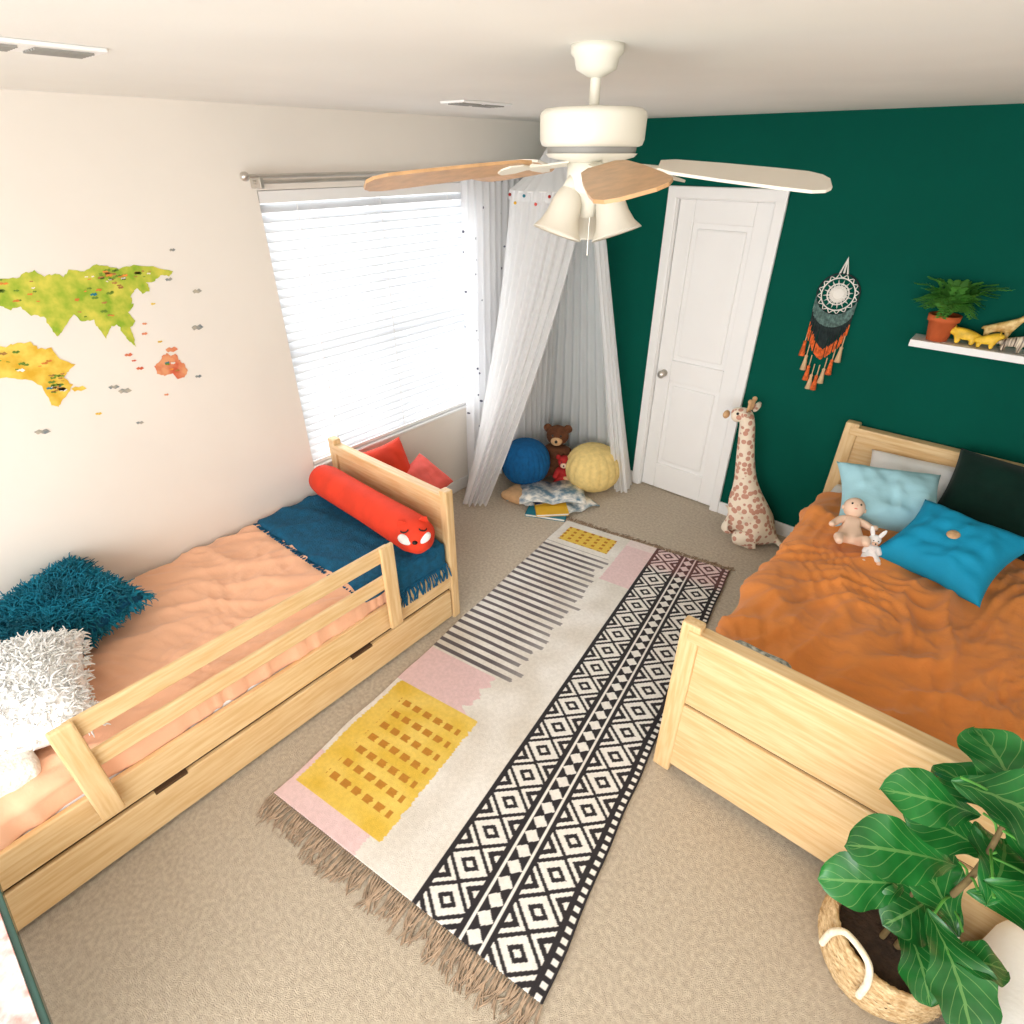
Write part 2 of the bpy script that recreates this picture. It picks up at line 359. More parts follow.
for k,cm in enumerate((M['red'],M['cov2'],M['cov1'],M['coral2'],M['red'],M['cov1'],M['cov2'],M['red'])):
    ph=195+k*16; p=hoop(ph,hr+.022); ell('canopy_pompom_%d'%k,(p[0],p[1],hz-.02-.04*(k%2)),(.009,)*3,cm,cn,n=10)
# vents
for nm,(x,y),(hx,hy) in (('ceiling_vent',(-1.70,.47),(.065,.14)),('ceiling_vent',(-2.05,2.17),(.07,.15))):
    v=grp(nm,(x,y,ZC-.01))
    boxes('vent_plate',[((x-hx,y-hy,ZC-.008),(x+hx,y+hy,ZC))],M['white'],v,.003)
    L_=[]
    for sy in (-1,1):
        yc=y+sy*hy*.48
        for k in range(5):
            xx=x-hx*.62+k*hx*.27; L_.append(((xx,yc-hy*.38,ZC-.012),(xx+.009,yc+hy*.38,ZC-.007)))
    boxes('vent_louvres',L_,M['ventg'],v,0)
# ---------------- FAN
fc=Vector((-.83,1.24)); fan=grp('ceiling_fan',(fc.x,fc.y,2.3))
def FL(n,prof,m,z=0,nn=40): return lathe(n,[(r,zz) for r,zz in prof],(fc.x,fc.y,z),m,fan,nn)
FL('fan_canopy',[(0,2.45),(.054,2.45),(.054,2.436),(.046,2.428),(.042,2.410),(.018,2.398),(.012,2.396)],M['whitem'])
FL('fan_downrod',[(.011,2.40),(.011,2.33)],M['whitem'])
FL('fan_motor',[(.011,2.350),(.03,2.348),(.104,2.343),(.112,2.337),(.114,2.330),(.113,2.288),(.109,2.278),(.101,2.275)],M['whitem'])
FL('fan_motor_vent_band',[(.098,2.276),(.096,2.262)],M['ventg'])
FL('fan_flywheel',[(.101,2.263),(.094,2.256),(.07,2.250),(.05,2.246),(0,2.245)],M['whitem'])
FL('fan_switch_housing',[(.03,2.25),(.05,2.245),(.052,2.195),(.040,2.185),(.022,2.165),(.018,2.14),(0,2.135)],M['whitem'])
for k,ph in enumerate((200,272,344,56,128)):
    a=math.radians(40.5+ph); Rd=Matrix.Rotation(a,3,'Z')@Matrix.Rotation(math.radians(5.2),3,'Y'); Rm=Rd@Matrix.Rotation(math.radians(14),3,'X')
    L0=.15
    prof=[(L0,.028),(L0+.03,.045),(.28,.056),(.40,.063),(.46,.063),(.487,.05),(.50,.028)]
    pts=[(x,y) for x,y in prof]+[(x,-y) for x,y in prof[::-1]]
    V=[];n=len(pts)
    for zz in (0,.006):
        for x,y in pts: V.append(Vector((fc.x,fc.y,2.252))+Rm@Vector((x,y,zz)))
    F=[tuple(range(n))[::-1],tuple(range(n,2*n))]+[(i,(i+1)%n,n+(i+1)%n,n+i) for i in range(n)]
    mo('fan_blade_%d'%k,V,F,[M['blade'],M['blade'] if k<2 else M['bladew']],fan,mi=[0]+[1]*(n+1))
    bp=[(.06,.015),(.11,.010),(.15,.012),(.17,.03),(.20,.032),(.215,.012)]; bpts=bp+[(x,-y) for x,y in bp[::-1]]
    V=[];n=len(bpts)
    for zz in (-.004,-.0005):
        for x,y in bpts: V.append(Vector((fc.x,fc.y,2.252))+Rm@Vector((x,y,zz)))
    F=[tuple(range(n))[::-1],tuple(range(n,2*n))]+[(i,(i+1)%n,n+(i+1)%n,n+i) for i in range(n)]
    mo('blade_iron_%d'%k,V,F,M['whitem'],fan)
for k,ph in enumerate((205,325,85)):
    a=math.radians(40.5+ph); dv=Vector((math.cos(a),math.sin(a),0))
    p=Vector((fc.x,fc.y,2.198))+dv*.045
    rot=Matrix.Rotation(a,3,'Z')@Matrix.Rotation(math.radians(-20),3,'Y')
    lathe('lamp_shade_%d'%k,[(.018,.0),(.026,-.012),(.033,-.03),(.037,-.055),(.045,-.078),(.056,-.094),(.058,-.097),(.054,-.094),(.043,-.076),(.034,-.055),(.02,-.012)],p,M['shade'],fan,32,rot)
    lathe('lamp_socket_%d'%k,[(0,.025),(.014,.022),(.02,.0),(.02,-.008)],p,M['whitem'],fan,24,rot)
curves('pull_chain',[[(fc.x+.02,fc.y-.02,2.14),(fc.x+.02,fc.y-.02,2.06)]],.0015,M['metal'],fan)
# ---------------- LEFT BED
lb=grp('toddler_bed',(-2.36,.6,.3))
bx0,bx1=XL+.02,-1.85; by0,by1=-.56,1.70
boxes('bed_posts',[((bx0,by1-.05,0),(bx0+.06,by1,.83)),((bx1-.05,by1-.05,0),(bx1+.005,by1,.83)),((bx0,by0,0),(bx0+.06,by0+.05,.6)),((bx1-.05,by0,0),(bx1+.005,by0+.05,.6))],M['wz'],lb,.006)
boxes('headboard',[((bx0+.06,by1-.04,.30),(bx1-.05,by1-.015,.74)),((bx0+.03,by1-.052,.74),(bx1-.03,by1+.003,.80)),((bx0+.06,by0+.012,.1),(bx1-.05,by0+.035,.5)),((bx0,by0-.002,.5),(bx1,by0+.052,.55))],M['wx'],lb,.006)
boxes('side_rail',[((bx1-.028,by0+.05,.225),(bx1-.003,by1-.05,.375)),((bx0,by0+.05,.225),(bx0+.025,by1-.05,.375))],M['wy'],lb,.005)
boxes('trundle_drawer',[((bx1-.022,by0+.06,.02),(bx1,by1-.06,.205)),((bx0+.03,by0+.06,.02),(bx1-.022,by1-.06,.04))],M['wy'],lb,.005)
boxes('trundle_gap_shade',[((bx1-.035,by0+.05,.02),(bx1-.025,by1-.05,.23)),((bx1-.021,.08,.196),(bx1+.0015,.2,.208)),((bx1-.021,.98,.196),(bx1+.0015,1.1,.208))],M['dark'],lb,0)  # dark strips paint the shade of the drawer gap and handle slots
boxes('guard_rail_slats',[((bx1+.0,-.04,.655),(bx1+.022,1.26,.735)),((bx1+.0,-.04,.50),(bx1+.022,1.26,.575))],M['wy'],lb,.006)
boxes('guard_rail_posts',[((bx1+.022,-.085,.28),(bx1+.045,-.01,.75)),((bx1+.022,1.20,.26),(bx1+.045,1.275,.75))],M['wz'],lb,.008)
rbox('mattress',(bx0+.03,by0+.06,.26),(bx1-.035,by1-.055,.44),.03,.08,M['wpil'],lb)
def fold(x,y,seed,ang,sx=3,sy=9,w=.15):
    ca,sa=math.cos(ang),math.sin(ang); wx=w*nz(x*2,y*2,seed+5); X=(ca*x+sa*y+wx)*sx; Y=(-sa*x+ca*y+wx)*sy
    n=nz(X,Y,seed); return (1-min(1,abs(n)*2.2))**2
dv=rbox('peach_duvet',(bx0+.005,by0+.06,.34),(bx1-.032,1.30,.50),.05,.013,M['peach'],lb,
  lambda p,n:.018*fold(p.x,p.y,1,1.0,2.5,7)*(n.z>.2)+.012*nz(p.x*3,p.y*3,2)+.004*nz(p.x*14,p.y*14,p.z*5)+.010*fold(p.x,p.y,3,.5,4,13,.25)*(n.z>-.5)+.007*fold(p.x,p.y,8,1.4,4,18,.3)*(n.z>0))
rbox('teal_knit_throw',(bx0+.03,1.10,.45),(bx1-.02,by1-.06,.53),.03,.02,M['teal'],lb,lambda p,n:.014*fold(p.x,p.y,6,.2,3,6)+.006*nz(p.x*10,p.y*10,1))
rbox('throw_drop',(bx1-.045,1.29,.37),(bx1-.012,by1-.06,.525),.015,.02,M['teal'],lb,lambda p,n:.006*nz(p.y*15,p.z*4,1))
fr=[]
for k in range(34):
    y=1.30+k*.34/34; fr.append([(bx1-.013,y,.40),(bx1+.004,y+random.uniform(-.01,.01),.36),(bx1+.006,y+random.uniform(-.02,.02),.31)])
for k in range(60):
    x=bx0+.05+k*.93/60; fr.append([(x,1.115,.50),(x+random.uniform(-.01,.01),1.095,.515),(x+random.uniform(-.01,.01),1.075,.522)])
curves('throw_fringe',fr,.004,M['teal'],lb)
fx=grp('fox_bolster',(-2.33,1.52,.6))
yb,zb=1.5,.64
prof=[(0,-2.80),(.05,-2.79),(.085,-2.76),(.095,-2.70),(.095,-2.3),(.1,-2.0),(.1,-1.93),(.085,-1.865),(.05,-1.83),(.0,-1.82)]
V=[];F=[];n=32
for k,(r,x) in enumerate(prof):
    for i in range(n):
        a=2*math.pi*i/n; rr=r*(1+.04*nz(x*8,math.cos(a),math.sin(a))); V.append((x,yb-.02*(x+2.3)+rr*math.cos(a),zb-.01*(x+2.3)*2+rr*math.sin(a)))
for k in range(len(prof)-1):
    for i in range(n): j=(i+1)%n; F.append((k*n+i,(k+1)*n+i,(k+1)*n+j,k*n+j))
mo('bolster_body',V,F,M['coral'],fx,True)
fcn=Vector((-1.925,1.492,.632)); fd=Vector((.55,-.45,.7)).normalized(); fr_=Vector((.63,.77,0)).normalized(); fu=fr_.cross(fd)*-1 if (fr_.cross(fd)).z<0 else fr_.cross(fd)
FM=Matrix((fr_,fu,fd)).transposed()
def fp_(a,b,o=0):
    q=Vector((a,b,math.sqrt(max(0,.102**2-a*a-b*b))+o)); return fcn+FM@q
ell('fox_cheek_0',fp_(-.042,-.036,-.014),(.042,.028,.020),M['wpil'],fx,FM@R(0,0,-25)); ell('fox_cheek_1',fp_(.042,-.036,-.014),(.042,.028,.020),M['wpil'],fx,FM@R(0,0,25))
ell('fox_nose',fp_(0,-.06,.006),(.014,.011,.010),M['black'],fx,FM,n=12)
for q in (-1,1):
    curves('fox_closed_eye_%d'%(q+1),[[tuple(fp_(q*.045+.018*math.cos(t),.006-.012*math.sin(t),.003)) for t in [math.pi*k/8 for k in range(9)]]],.0035,M['black'],fx)
    V=[fp_(q*.03,.052,.0),fp_(q*.075,.04,.0),fp_(q*.07,.065,.045),fp_(q*.05,.06,.02)]
    o=mo('fox_ear_%d'%(q+1),V,[(0,1,2),(0,2,3)],M['coral'],fx); sd=o.modifiers.new('s','SOLIDIFY'); sd.thickness=.01
# shag pillow
sp=grp('teal_shag_pillow',(-2.60,.14,.62))
p=pillow('pillow_core',.44,.44,.19,(-2.61,.14,.62),R(8,6,15),M['teal'],sp,20)
strands('yarn_pile',p,3400,.055,.0056,M['shag'],sp,.5,.9,-.4,5,.6)
fp=grp('white_fur_pillow',(-2.2,-.12,.62))
p=pillow('fur_core',.45,.50,.31,(-2.20,-.14,.65),R(-6,10,-15),M['furc'],fp,24,power=3)
strands('fur_pile',p,2600,.034,.0050,M['fur'],fp,.4,1.1,-.5,4,.5,1)
rbox('fleece_blanket',(-2.3,-.48,.49),(-1.93,-.14,.57),.03,.02,M['cream'],None,lambda p,n:.01*nz(p.x*20,p.y*20,p.z*20))
def teddy(name,base,s,m,m2,yaw=0,ears=True):
    g=grp(name,base); Rz=Matrix.Rotation(math.radians(yaw),3,'Z'); B=Vector(base)
    def P(x,y,z): return B+Rz@Vector((x,y,z))*s
    V=[(*P(0,0,.13),.15*s),(*P(0,0,.27),.13*s),(*P(0,0,.36),.08*s),
       (*P(.11,-.06,.28),.06*s),(*P(.16,-.16,.18),.05*s),(*P(-.11,-.06,.28),.06*s),(*P(-.16,-.16,.18),.05*s),
       (*P(.1,-.12,.08),.075*s),(*P(.15,-.26,.07),.065*s),(*P(-.1,-.12,.08),.075*s),(*P(-.15,-.26,.07),.065*s)]
    skin(name+'_body',V,[(0,1),(1,2),(1,3),(3,4),(1,5),(5,6),(0,7),(7,8),(0,9),(9,10)],m,g)
    ell('head',P(0,0,.46),(.125*s,.115*s,.115*s),m,g,Rz)
    ell('muzzle',P(0,-.10,.43),(.065*s,.05*s,.05*s),m2,g,Rz); ell('nose',P(0,-.15,.445),(.018*s,)*3,M['black'],g,n=10)
    for q in (-1,1):
        if ears: ell('ear_%d'%(q+1),P(q*.11,0,.54),(.05*s,.025*s,.05*s),m,g,Rz,n=14)
        ell('eye_%d'%(q+1),P(q*.045,-.105,.495),(.013*s,)*3,M['black'],g,n=10)
        ell('foot_pad_%d'%(q+1),P(q*.15,-.30,.07),(.045*s,.015*s,.05*s),m2,g,Rz,n=14)
    return g
teddy('brown_teddy_bear',(-2.47,-.13,.70),.34,M['brown'],M['tan'],60)
rbox('coral_floor_pouf',(-2.84,1.80,.0),(-2.46,2.26,.34),.08,.03,M['coral2'],None,lambda p,n:.008*nz(p.x*8,p.y*8,p.z*8))
pillow('coral_cushion',.36,.36,.13,(-2.70,1.94,.54),R(0,62,0),M['coral'],None)
pillow('pink_coral_cushion',.30,.30,.12,(-2.59,2.14,.44),R(10,35,20),M['coral2'],None)
# ---------------- RIGHT BED
rb=grp('full_bed',(.2,2.65,.3))
qx0,qx1=-.53,.98; qy0,qy1=1.57,3.71
boxes('bed_posts',[((qx0,qy0,0),(qx0+.075,qy0+.05,.83)),((qx1-.075,qy0,0),(qx1,qy0+.05,.83)),((qx0,qy1-.06,0),(qx0+.075,qy1,.93)),((qx1-.075,qy1-.06,0),(qx1,qy1,.93))],M['wz'],rb,.008)
boxes('footboard',[((qx0+.07,qy0+.01,.43),(qx1-.07,qy0+.04,.76)),((qx0+.03,qy0-.006,.755),(qx1-.03,qy0+.056,.805)),((qx0+.07,qy0+.004,.05),(qx1-.07,qy0+.035,.42)),
 ((qx0+.07,qy1-.045,.3),(qx1-.07,qy1-.02,.86)),((qx0+.03,qy1-.065,.86),(qx1-.03,qy1+.0,.91))],M['wx'],rb,.007)
boxes('footboard_groove_shade',[((qx0+.07,qy0+.02,.41),(qx1-.07,qy0+.03,.435))],M['dark'],rb,0)  # dark strip painted as shade between the two panels
boxes('side_rails',[((qx0+.01,qy0+.05,.2),(qx0+.04,qy1-.06,.45)),((qx1-.04,qy0+.05,.2),(qx1-.01,qy1-.06,.45))],M['wy'],rb,.005)
rbox('mattress',(qx0+.05,qy0+.06,.28),(qx1-.05,qy1-.07,.57),.05,.08,M['wpil'],rb)
rbox('patterned_sheet',(qx0+.12,qy0+.056,.45),(-.16,qy0+.28,.645),.04,.03,M['pat'],rb,lambda p,n:.012*nz(p.x*8,p.y*8,1))
def dd(p,n):
    k=max(0,min(1,(n.z+.1)*2)); e=max(0,min(1,(p.y-1.9)*3))
    return k*(.034*fold(p.x,p.y,11,1.3,1.4,4.5,.3)*(.5+.5*e)+.018*fold(p.x,p.y,14,.9,2.2,8,.3)+.012*fold(p.x,p.y,17,1.7,2.5,13,.3)+.004*fold(p.x,p.y,19,.3,4,18,.3)+.016*nz(p.x*3,p.y*3,4))+.0025*nz(p.x*22,p.y*22,p.z*9)
rbox('orange_duvet',(qx0+.045,qy0+.12,.42),(qx1-.04,3.40,.60),.07,.011,M['orange'],rb,dd)
pillow('white_bed_pillow',.52,.36,.15,(-.08,3.52,.71),R(34,0,6),M['wpil'],None,seed=1)
pillow('dark_green_pillow',.64,.50,.17,(.34,3.40,.785),R(42,0,-4),M['dgreen'],None,seed=2)
pillow('pale_blue_pillow',.50,.42,.17,(-.16,3.21,.735),R(28,0,22),M['ltblue'],None,seed=3,wr=.02,pinch=.12)
tq=grp('turquoise_button_cushion',(.14,2.95,.72))
rt=R(22,-2,-18)
pillow('cushion',.48,.45,.18,(.15,2.91,.735),rt,M['turq'],tq,seed=4,wr=.024,pinch=.16)
lathe('cushion_button',[(0,.012),(.02,.011),(.026,.004),(.024,0)],Vector((.15,2.91,.735))+rt@Vector((0,.0,.093)),M['tan'],tq,20,rt)
bd=grp('baby_doll',(-.21,2.87,.66))
def doll(g,B,s,yaw,m):
    Rz=Matrix.Rotation(math.radians(yaw),3,'Z')@Matrix.Rotation(math.radians(-52),3,'X'); B=Vector(B)
    P=lambda x,y,z:B+Rz@Vector((x,y,z))*s
    V=[(*P(0,0,.0),.055*s),(*P(0,0,.09),.053*s),(*P(0,0,.145),.034*s),(*P(0,0,.17),.028*s),
     (*P(.065,-.01,.13),.026*s),(*P(.11,-.05,.09),.021*s),(*P(.12,-.10,.08),.018*s),(*P(-.065,-.01,.13),.026*s),(*P(-.11,-.04,.07),.021*s),(*P(-.12,-.09,.05),.018*s),
     (*P(.05,-.06,-.02),.036*s),(*P(.07,-.15,-.03),.03*s),(*P(.065,-.17,-.08),.022*s),(*P(-.05,-.06,-.02),.036*s),(*P(-.08,-.14,-.04),.03*s),(*P(-.07,-.18,-.10),.022*s)]
    skin('doll_body',V,[(0,1),(1,2),(2,3),(2,4),(4,5),(5,6),(2,7),(7,8),(8,9),(0,10),(10,11),(11,12),(0,13),(13,14),(14,15)],m,g)
    ell('doll_head',P(0,-.005,.225),(.062*s,.064*s,.068*s),m,g,Rz)
    ell('doll_hair',P(0,.014,.240),(.060*s,.056*s,.060*s),M['tan'],g,Rz)
    for q in (-1,1):
        ell('doll_eye_%d'%(q+1),P(q*.024,-.063,.228),(.007*s,.004*s,.007*s),M['black'],g,Rz,n=10); ell('doll_ear_%d'%(q+1),P(q*.063,0,.22),(.008*s,.012*s,.016*s),m,g,Rz,n=10)
    ell('doll_nose',P(0,-.070,.213),(.007*s,)*3,m,g,n=10); ell('doll_mouth',P(0,-.064,.195),(.010*s,.004*s,.003*s),M['coral2'],g,Rz,n=10)
doll(bd,(-.235,2.82,.655),.78,15,M['skin'])
bn=teddy('bunny_lovey',(-.13,2.79,.62),.22,M['wpil'],M['skin'],20,False)
for q in (-1,1): ell('bunny_long_ear_%d'%(q+1),(-.13+q*.02,2.795,.62+.135),(.010,.008,.032),M['wpil'],bn,R(0,20*q,0),n=12)
# ---------------- RUG
A=Vector((-1.655,.41));B=Vector((-.375,.585));D=Vector((-1.95,2.90));C=Vector((-.81,3.09))
DK=c(44,40,42);CR=c(236,231,223);PK=c(230,194,194);YL=c(226,188,72);OC=c(188,122,42);GY=c(104,96,98)
def mixc(a,b,t): return tuple(a[i]*(1-t)+b[i]*t for i in range(4))
def rugcol(u,v):
    j=.008*nz(v*260,u*9,3); u2=u+j; base=mixc(CR,c(222,214,202),max(0,min(1,.5+nz(u*8,v*16,1))))
    if u>.585:
        def dia(uc,hw,per):
            a=(u-uc)/hw; b=((v/per)%1)*2-1
            if abs(a)>1: return None
            d=abs(a)*1.0+abs(b)
            if d<.20: return 1
            if d<.46: return 0
            if d<.86: return 1
            if d<1.10: return 0
            if abs(a)>.9: return 0
            return 1 if d<1.34 else (0 if d<1.66 else 1)
        r=dia(.665,.072,.056)
        if r is None: r=dia(.895,.072,.056)
        if r is None:
            if u<.595: r=0
            elif .745<u<.815:
                if u<.753 or u>.807: r=1
                else:
                    b=((v/.026)%1); a=(u-.753)/.054
                    r=1 if (abs(b-.5)*1.1+abs(a-.5)<.48) else 0
            elif u>.972: r=1 if .976<u<.992 and (v/.014)%1<.5 else 0
            else: r=0
        col=DK if r==0 else CR
        if v>.90:
            t=min(1,(v-.90)/.03); col=mixc(col,mixc(col,PK,.7),t) if r else mixc(col,c(120,76,74),t*.7)
        return col
    if .035<v<.295 and .02<u2<.40:
        a=((u-.055)/.050)%1; b=((v-.06)/.030)%1; ja=.15*nz(v*200,u*10,4)
        if .085<u<.37 and .06<v<.27 and a<.62+ja and .3<b<.74 : return mixc(OC,YL,.12)
        return mixc(YL,c(238,206,104),max(0,min(1,.5+nz(u*10,v*30,2))))
    if v<.035 or (v<.10 and u<.02): return mixc(PK,CR,.15) if u2<.36 else base
    if .295<=v<.40 and u2<.33+.05*nz(v*60,2,1): return mixc(PK,CR,.1)
    if .405<v<.885 and u2<.40+.07*nz(int((v-.405)*46)*3.7,1,1):
        b=((v-.405)*46)%1
        if b<.44: return mixc(GY,CR,max(0,(u-.30)*1.8+.05))
        return base
    if .905<v<.975 and .05<u2<.36: return mixc(YL,c(236,202,96),.3) if ((u*20)%1>.35 or (v*60)%1>.5) else OC
    if .80<v and .42<u2<.585: return mixc(PK,CR,.2 if v<.97 else .6)
    return base
nu,nv=360,700; V=[];cols=[]
for j in range(nv+1):
    v=j/nv
    for i in range(nu+1):
        u=i/nu; P2=(A*(1-u)+B*u)*(1-v)+(D*(1-u)+C*u)*v
        w2=.012*nz(v*9,(0 if u<.5 else 5))*max(0,1-8*min(u,1-u))
        V.append((P2.x+w2,P2.y,.012+.003*nz(P2.x*4,P2.y*4))); cols.append(rugcol(u,v))
F=[(j*(nu+1)+i,j*(nu+1)+i+1,(j+1)*(nu+1)+i+1,(j+1)*(nu+1)+i) for j in range(nv) for i in range(nu)]
rm=mat('woven_rug',CR,.95,(60,.1),(260,.6,.004)); N=rm.node_tree.nodes;L=rm.node_tree.links
at=N.new('ShaderNodeAttribute'); at.attribute_name='weave'; mx=N.new('ShaderNodeMix'); mx.data_type='RGBA'; mx.blend_type='MULTIPLY'; mx.inputs[0].default_value=.4
rp=[n for n in N if n.type=='VALTORGB'][0]; rp.color_ramp.elements[0].color=(.75,.74,.72,1); rp.color_ramp.elements[1].color=(1,1,1,1)
L.new(at.outputs['Color'],mx.inputs[6]); L.new(rp.outputs[0],mx.inputs[7]); L.new(mx.outputs[2],N['Principled BSDF'].inputs['Base Color'])
rg=grp('woven_area_rug',(-1.2,1.75,0))
o=mo('rug_weave',V,F,rm,rg,True); ca=o.data.color_attributes.new('weave','FLOAT_COLOR','POINT')
ca.data.foreach_set('color',[x for q in cols for x in q])
sd=o.modifiers.new('thick','SOLIDIFY'); sd.thickness=.007; sd.offset=-1
fr=[]
for (a0,b0,sgn) in ((A,B,-1),(D,C,1)):
    n=110
    for k in range(n+1):
        p0=a0*(1-k/n)+b0*(k/n); out=((A-D).normalized() if sgn<0 else (D-A).normalized()); l0=random.uniform(.07,.12) if sgn<0 else random.uniform(.03,.06)
        s=Vector((-out.y,out.x)); w3=random.uniform(-.5,.5)
        for q in range(3):
            l=l0*random.uniform(.8,1.1); w4=w3+random.uniform(-.35,.35); dd_=(q-1)*.003
            p1=p0+out*l*.4+s*(w3*.012+dd_); p2=p0+out*l*.75+s*(w4*.03+dd_); p3=p0+out*l+s*(w4*.06+dd_)
            fr.append([(p0.x,p0.y,.010),(p1.x,p1.y,.010),(p2.x,p2.y,.006),(p3.x,p3.y,.004)])
curves('rug_fringe',fr,.0024,M['tuft'],rg,res=0)
# ---------------- CORNER TOYS
def pouf(name,cen,r,h,m,ribs=18,parent=None):
    n=48; V=[];F=[];na=ribs*8
    for i in range(n+1):
        t=math.pi*i/n
        for j in range(na):
            a=2*math.pi*j/na; k=1+.05*abs(math.sin(ribs*a/2))*math.sin(t)*(.7+.3*abs(math.sin(t*14+ribs*a/2)))-.02
            sr=math.sin(t)**.75
            V.append((cen[0]+r*k*sr*math.cos(a),cen[1]+r*k*sr*math.sin(a),cen[2]+h/2*(1+math.cos(t))))
    for i in range(n):
        for j in range(na):
            q=(j+1)%na; F.append((i*na+j,(i+1)*na+j,(i+1)*na+q,i*na+q))
    return mo(name,V,F,m,parent,True)
pouf('knitted_pouf',(-2.10,3.44,.0),.215,.36,M['yel'])
pouf('blue_round_cushion',(-2.54,3.14,.02),.19,.36,M['bluek'],26)
teddy('toy_monkey',(-2.44,3.42,.03),.72,M['brown'],M['tan'],30)
teddy('rag_doll',(-2.29,3.32,.01),.44,M['red'],M['skin'],30)
rbox('floor_cushion',(-2.54,2.82,.0),(-2.34,3.04,.07),.035,.03,M['tan'],None,lambda p,n:.006*nz(p.x*12,p.y*12,1))
bk=grp('book_pile',(-2.2,3.08,.05))
def book(n,cx,cy,z,w_,d_,t,yaw,m):
    Rz=Matrix.Rotation(math.radians(yaw),3,'Z')
    boxes(n,[((cx-w_/2,cy-d_/2,z),(cx+w_/2,cy+d_/2,z+.003),0),((cx-w_/2,cy-d_/2,z+t-.003),(cx+w_/2,cy+d_/2,z+t),0),((cx-w_/2,cy-d_/2,z),(cx-w_/2+.003,cy+d_/2,z+t),0),((cx-w_/2+.003,cy-d_/2+.004,z+.003),(cx+w_/2-.005,cy+d_/2-.004,z+t-.003),1)],[m,M['page']],bk,.001,(Rz,(cx,cy,z)))
book('book_closed_a',-2.14,2.92,.0,.30,.22,.022,25,M['cov1']); book('book_closed_b',-2.12,2.93,.023,.24,.2,.02,45,M['cov2']); book('book_closed_c',-2.26,3.07,.0,.30,.26,.05,60,M['cov3'])
def openbook(cx,cy,z,yaw,s=1):
    V=[];F=[];Rz=Matrix.Rotation(math.radians(yaw),3,'Z'); n=16
    for i in range(n+1):
        x=-.2+.4*i/n; zz=.03*math.sin(min(1,abs(x)/.2)*math.pi)*.8+.004
        for y in (-.13,.13): V.append(Vector((cx,cy,z))+Rz@Vector((x*s,y*s,zz)))
    F=[(2*i,2*i+2,2*i+3,2*i+1) for i in range(n)]
    o=mo('open_book',V,F,M['pic'],bk,True); sd=o.modifiers.new('s','SOLIDIFY'); sd.thickness=.008
openbook(-2.22,3.07,.06,40,1.25); openbook(-2.33,2.97,.012,15,.85); openbook(-2.04,3.10,.012,70,.85)
# plush giraffe
gg=grp('giraffe_plush',(-.90,3.52,0)); GX,GY_=.035,.035
V=[(-.84,3.50,.14,.135),(-.92,3.49,.20,.135),(-.98,3.49,.30,.10),(-1.01,3.5,.42,.074),(-1.045,3.5,.58,.060),(-1.075,3.5,.76,.052),(-1.09,3.49,.87,.062),(-1.14,3.48,.865,.052),(-1.19,3.47,.85,.044),
 (-1.0,3.42,.16,.05),(-1.03,3.39,.055,.05),(-1.0,3.56,.16,.05),(-1.05,3.58,.055,.05),(-.86,3.40,.09,.065),(-.97,3.35,.055,.05),(-.84,3.58,.09,.065),(-.93,3.62,.055,.05),(-.73,3.52,.06,.02),(-.66,3.50,.03,.015)]
V=[(x+GX,y+GY_,z,r) for x,y,z,r in V]
skin('giraffe_body',V,[(0,1),(1,2),(2,3),(3,4),(4,5),(5,6),(6,7),(7,8),(2,9),(9,10),(2,11),(11,12),(0,13),(13,14),(0,15),(15,16),(0,17),(17,18)],M['gir'],gg)
for q in (-1,1):
    y_=3.49+GY_
    ell('giraffe_ear_%d'%(q+1),(-1.07+GX,y_+q*.085,.905),(.02,.05,.018),M['gir'],gg,R(20*q,0,0),n=14)
    curves('giraffe_horn_%d'%(q+1),[[(-1.085+GX,y_+q*.03,.90),(-1.08+GX,y_+q*.035,.965)]],.010,M['tan'],gg); ell('horn_tip_%d'%(q+1),(-1.08+GX,y_+q*.035,.97),(.016,)*3,M['tan'],gg,n=12)
    ell('giraffe_eye_%d'%(q+1),(-1.135+GX,y_-.008+q*.048,.885),(.009,)*3,M['black'],gg,n=10)
ell('giraffe_nose',(-1.215+GX,3.468+GY_,.85),(.02,.034,.026),M['tan'],gg,n=14)
# dreamcatcher
dc=grp('dreamcatcher',(-.785,3.72,1.5)); cx,cz,yy=-.785,1.60,YB-.012
circ=lambda r,n=40,ph=0:[(cx+r*math.cos(2*math.pi*k/n+ph),yy,cz+r*math.sin(2*math.pi*k/n+ph)) for k in range(n+1)]
curves('dreamcatcher_ring',[circ(.108)],.0045,M['dthread'],dc)
lp=[circ(.03),circ(.055),circ(.085)]
for k in range(16):
    a=2*math.pi*k/16; b=a+math.pi/16; c2=a+math.pi/8
    lp.append([(cx+.03*math.cos(a),yy,cz+.03*math.sin(a)),(cx+.075*math.cos(b),yy,cz+.075*math.sin(b)),(cx+.03*math.cos(c2),yy,cz+.03*math.sin(c2))])
    lp.append([(cx+.085*math.cos(a),yy,cz+.085*math.sin(a)),(cx+.106*math.cos(b),yy,cz+.106*math.sin(b)),(cx+.085*math.cos(c2),yy,cz+.085*math.sin(c2))])
curves('dreamcatcher_lace',lp,.0032,M['lace'],dc)
ell('dreamcatcher_doily',(cx,yy+.004,cz),(.045,.002,.045),M['lace'],dc,n=32)
curves('hanging_loop',[[(cx-.02,yy,cz+.106),(cx,yy,cz+.19),(cx+.02,yy,cz+.106)],[(cx,yy,cz+.11),(cx,yy,cz+.18)]],.005,M['lace'],dc)
f1=[];f2=[];f3=[];f0=[]
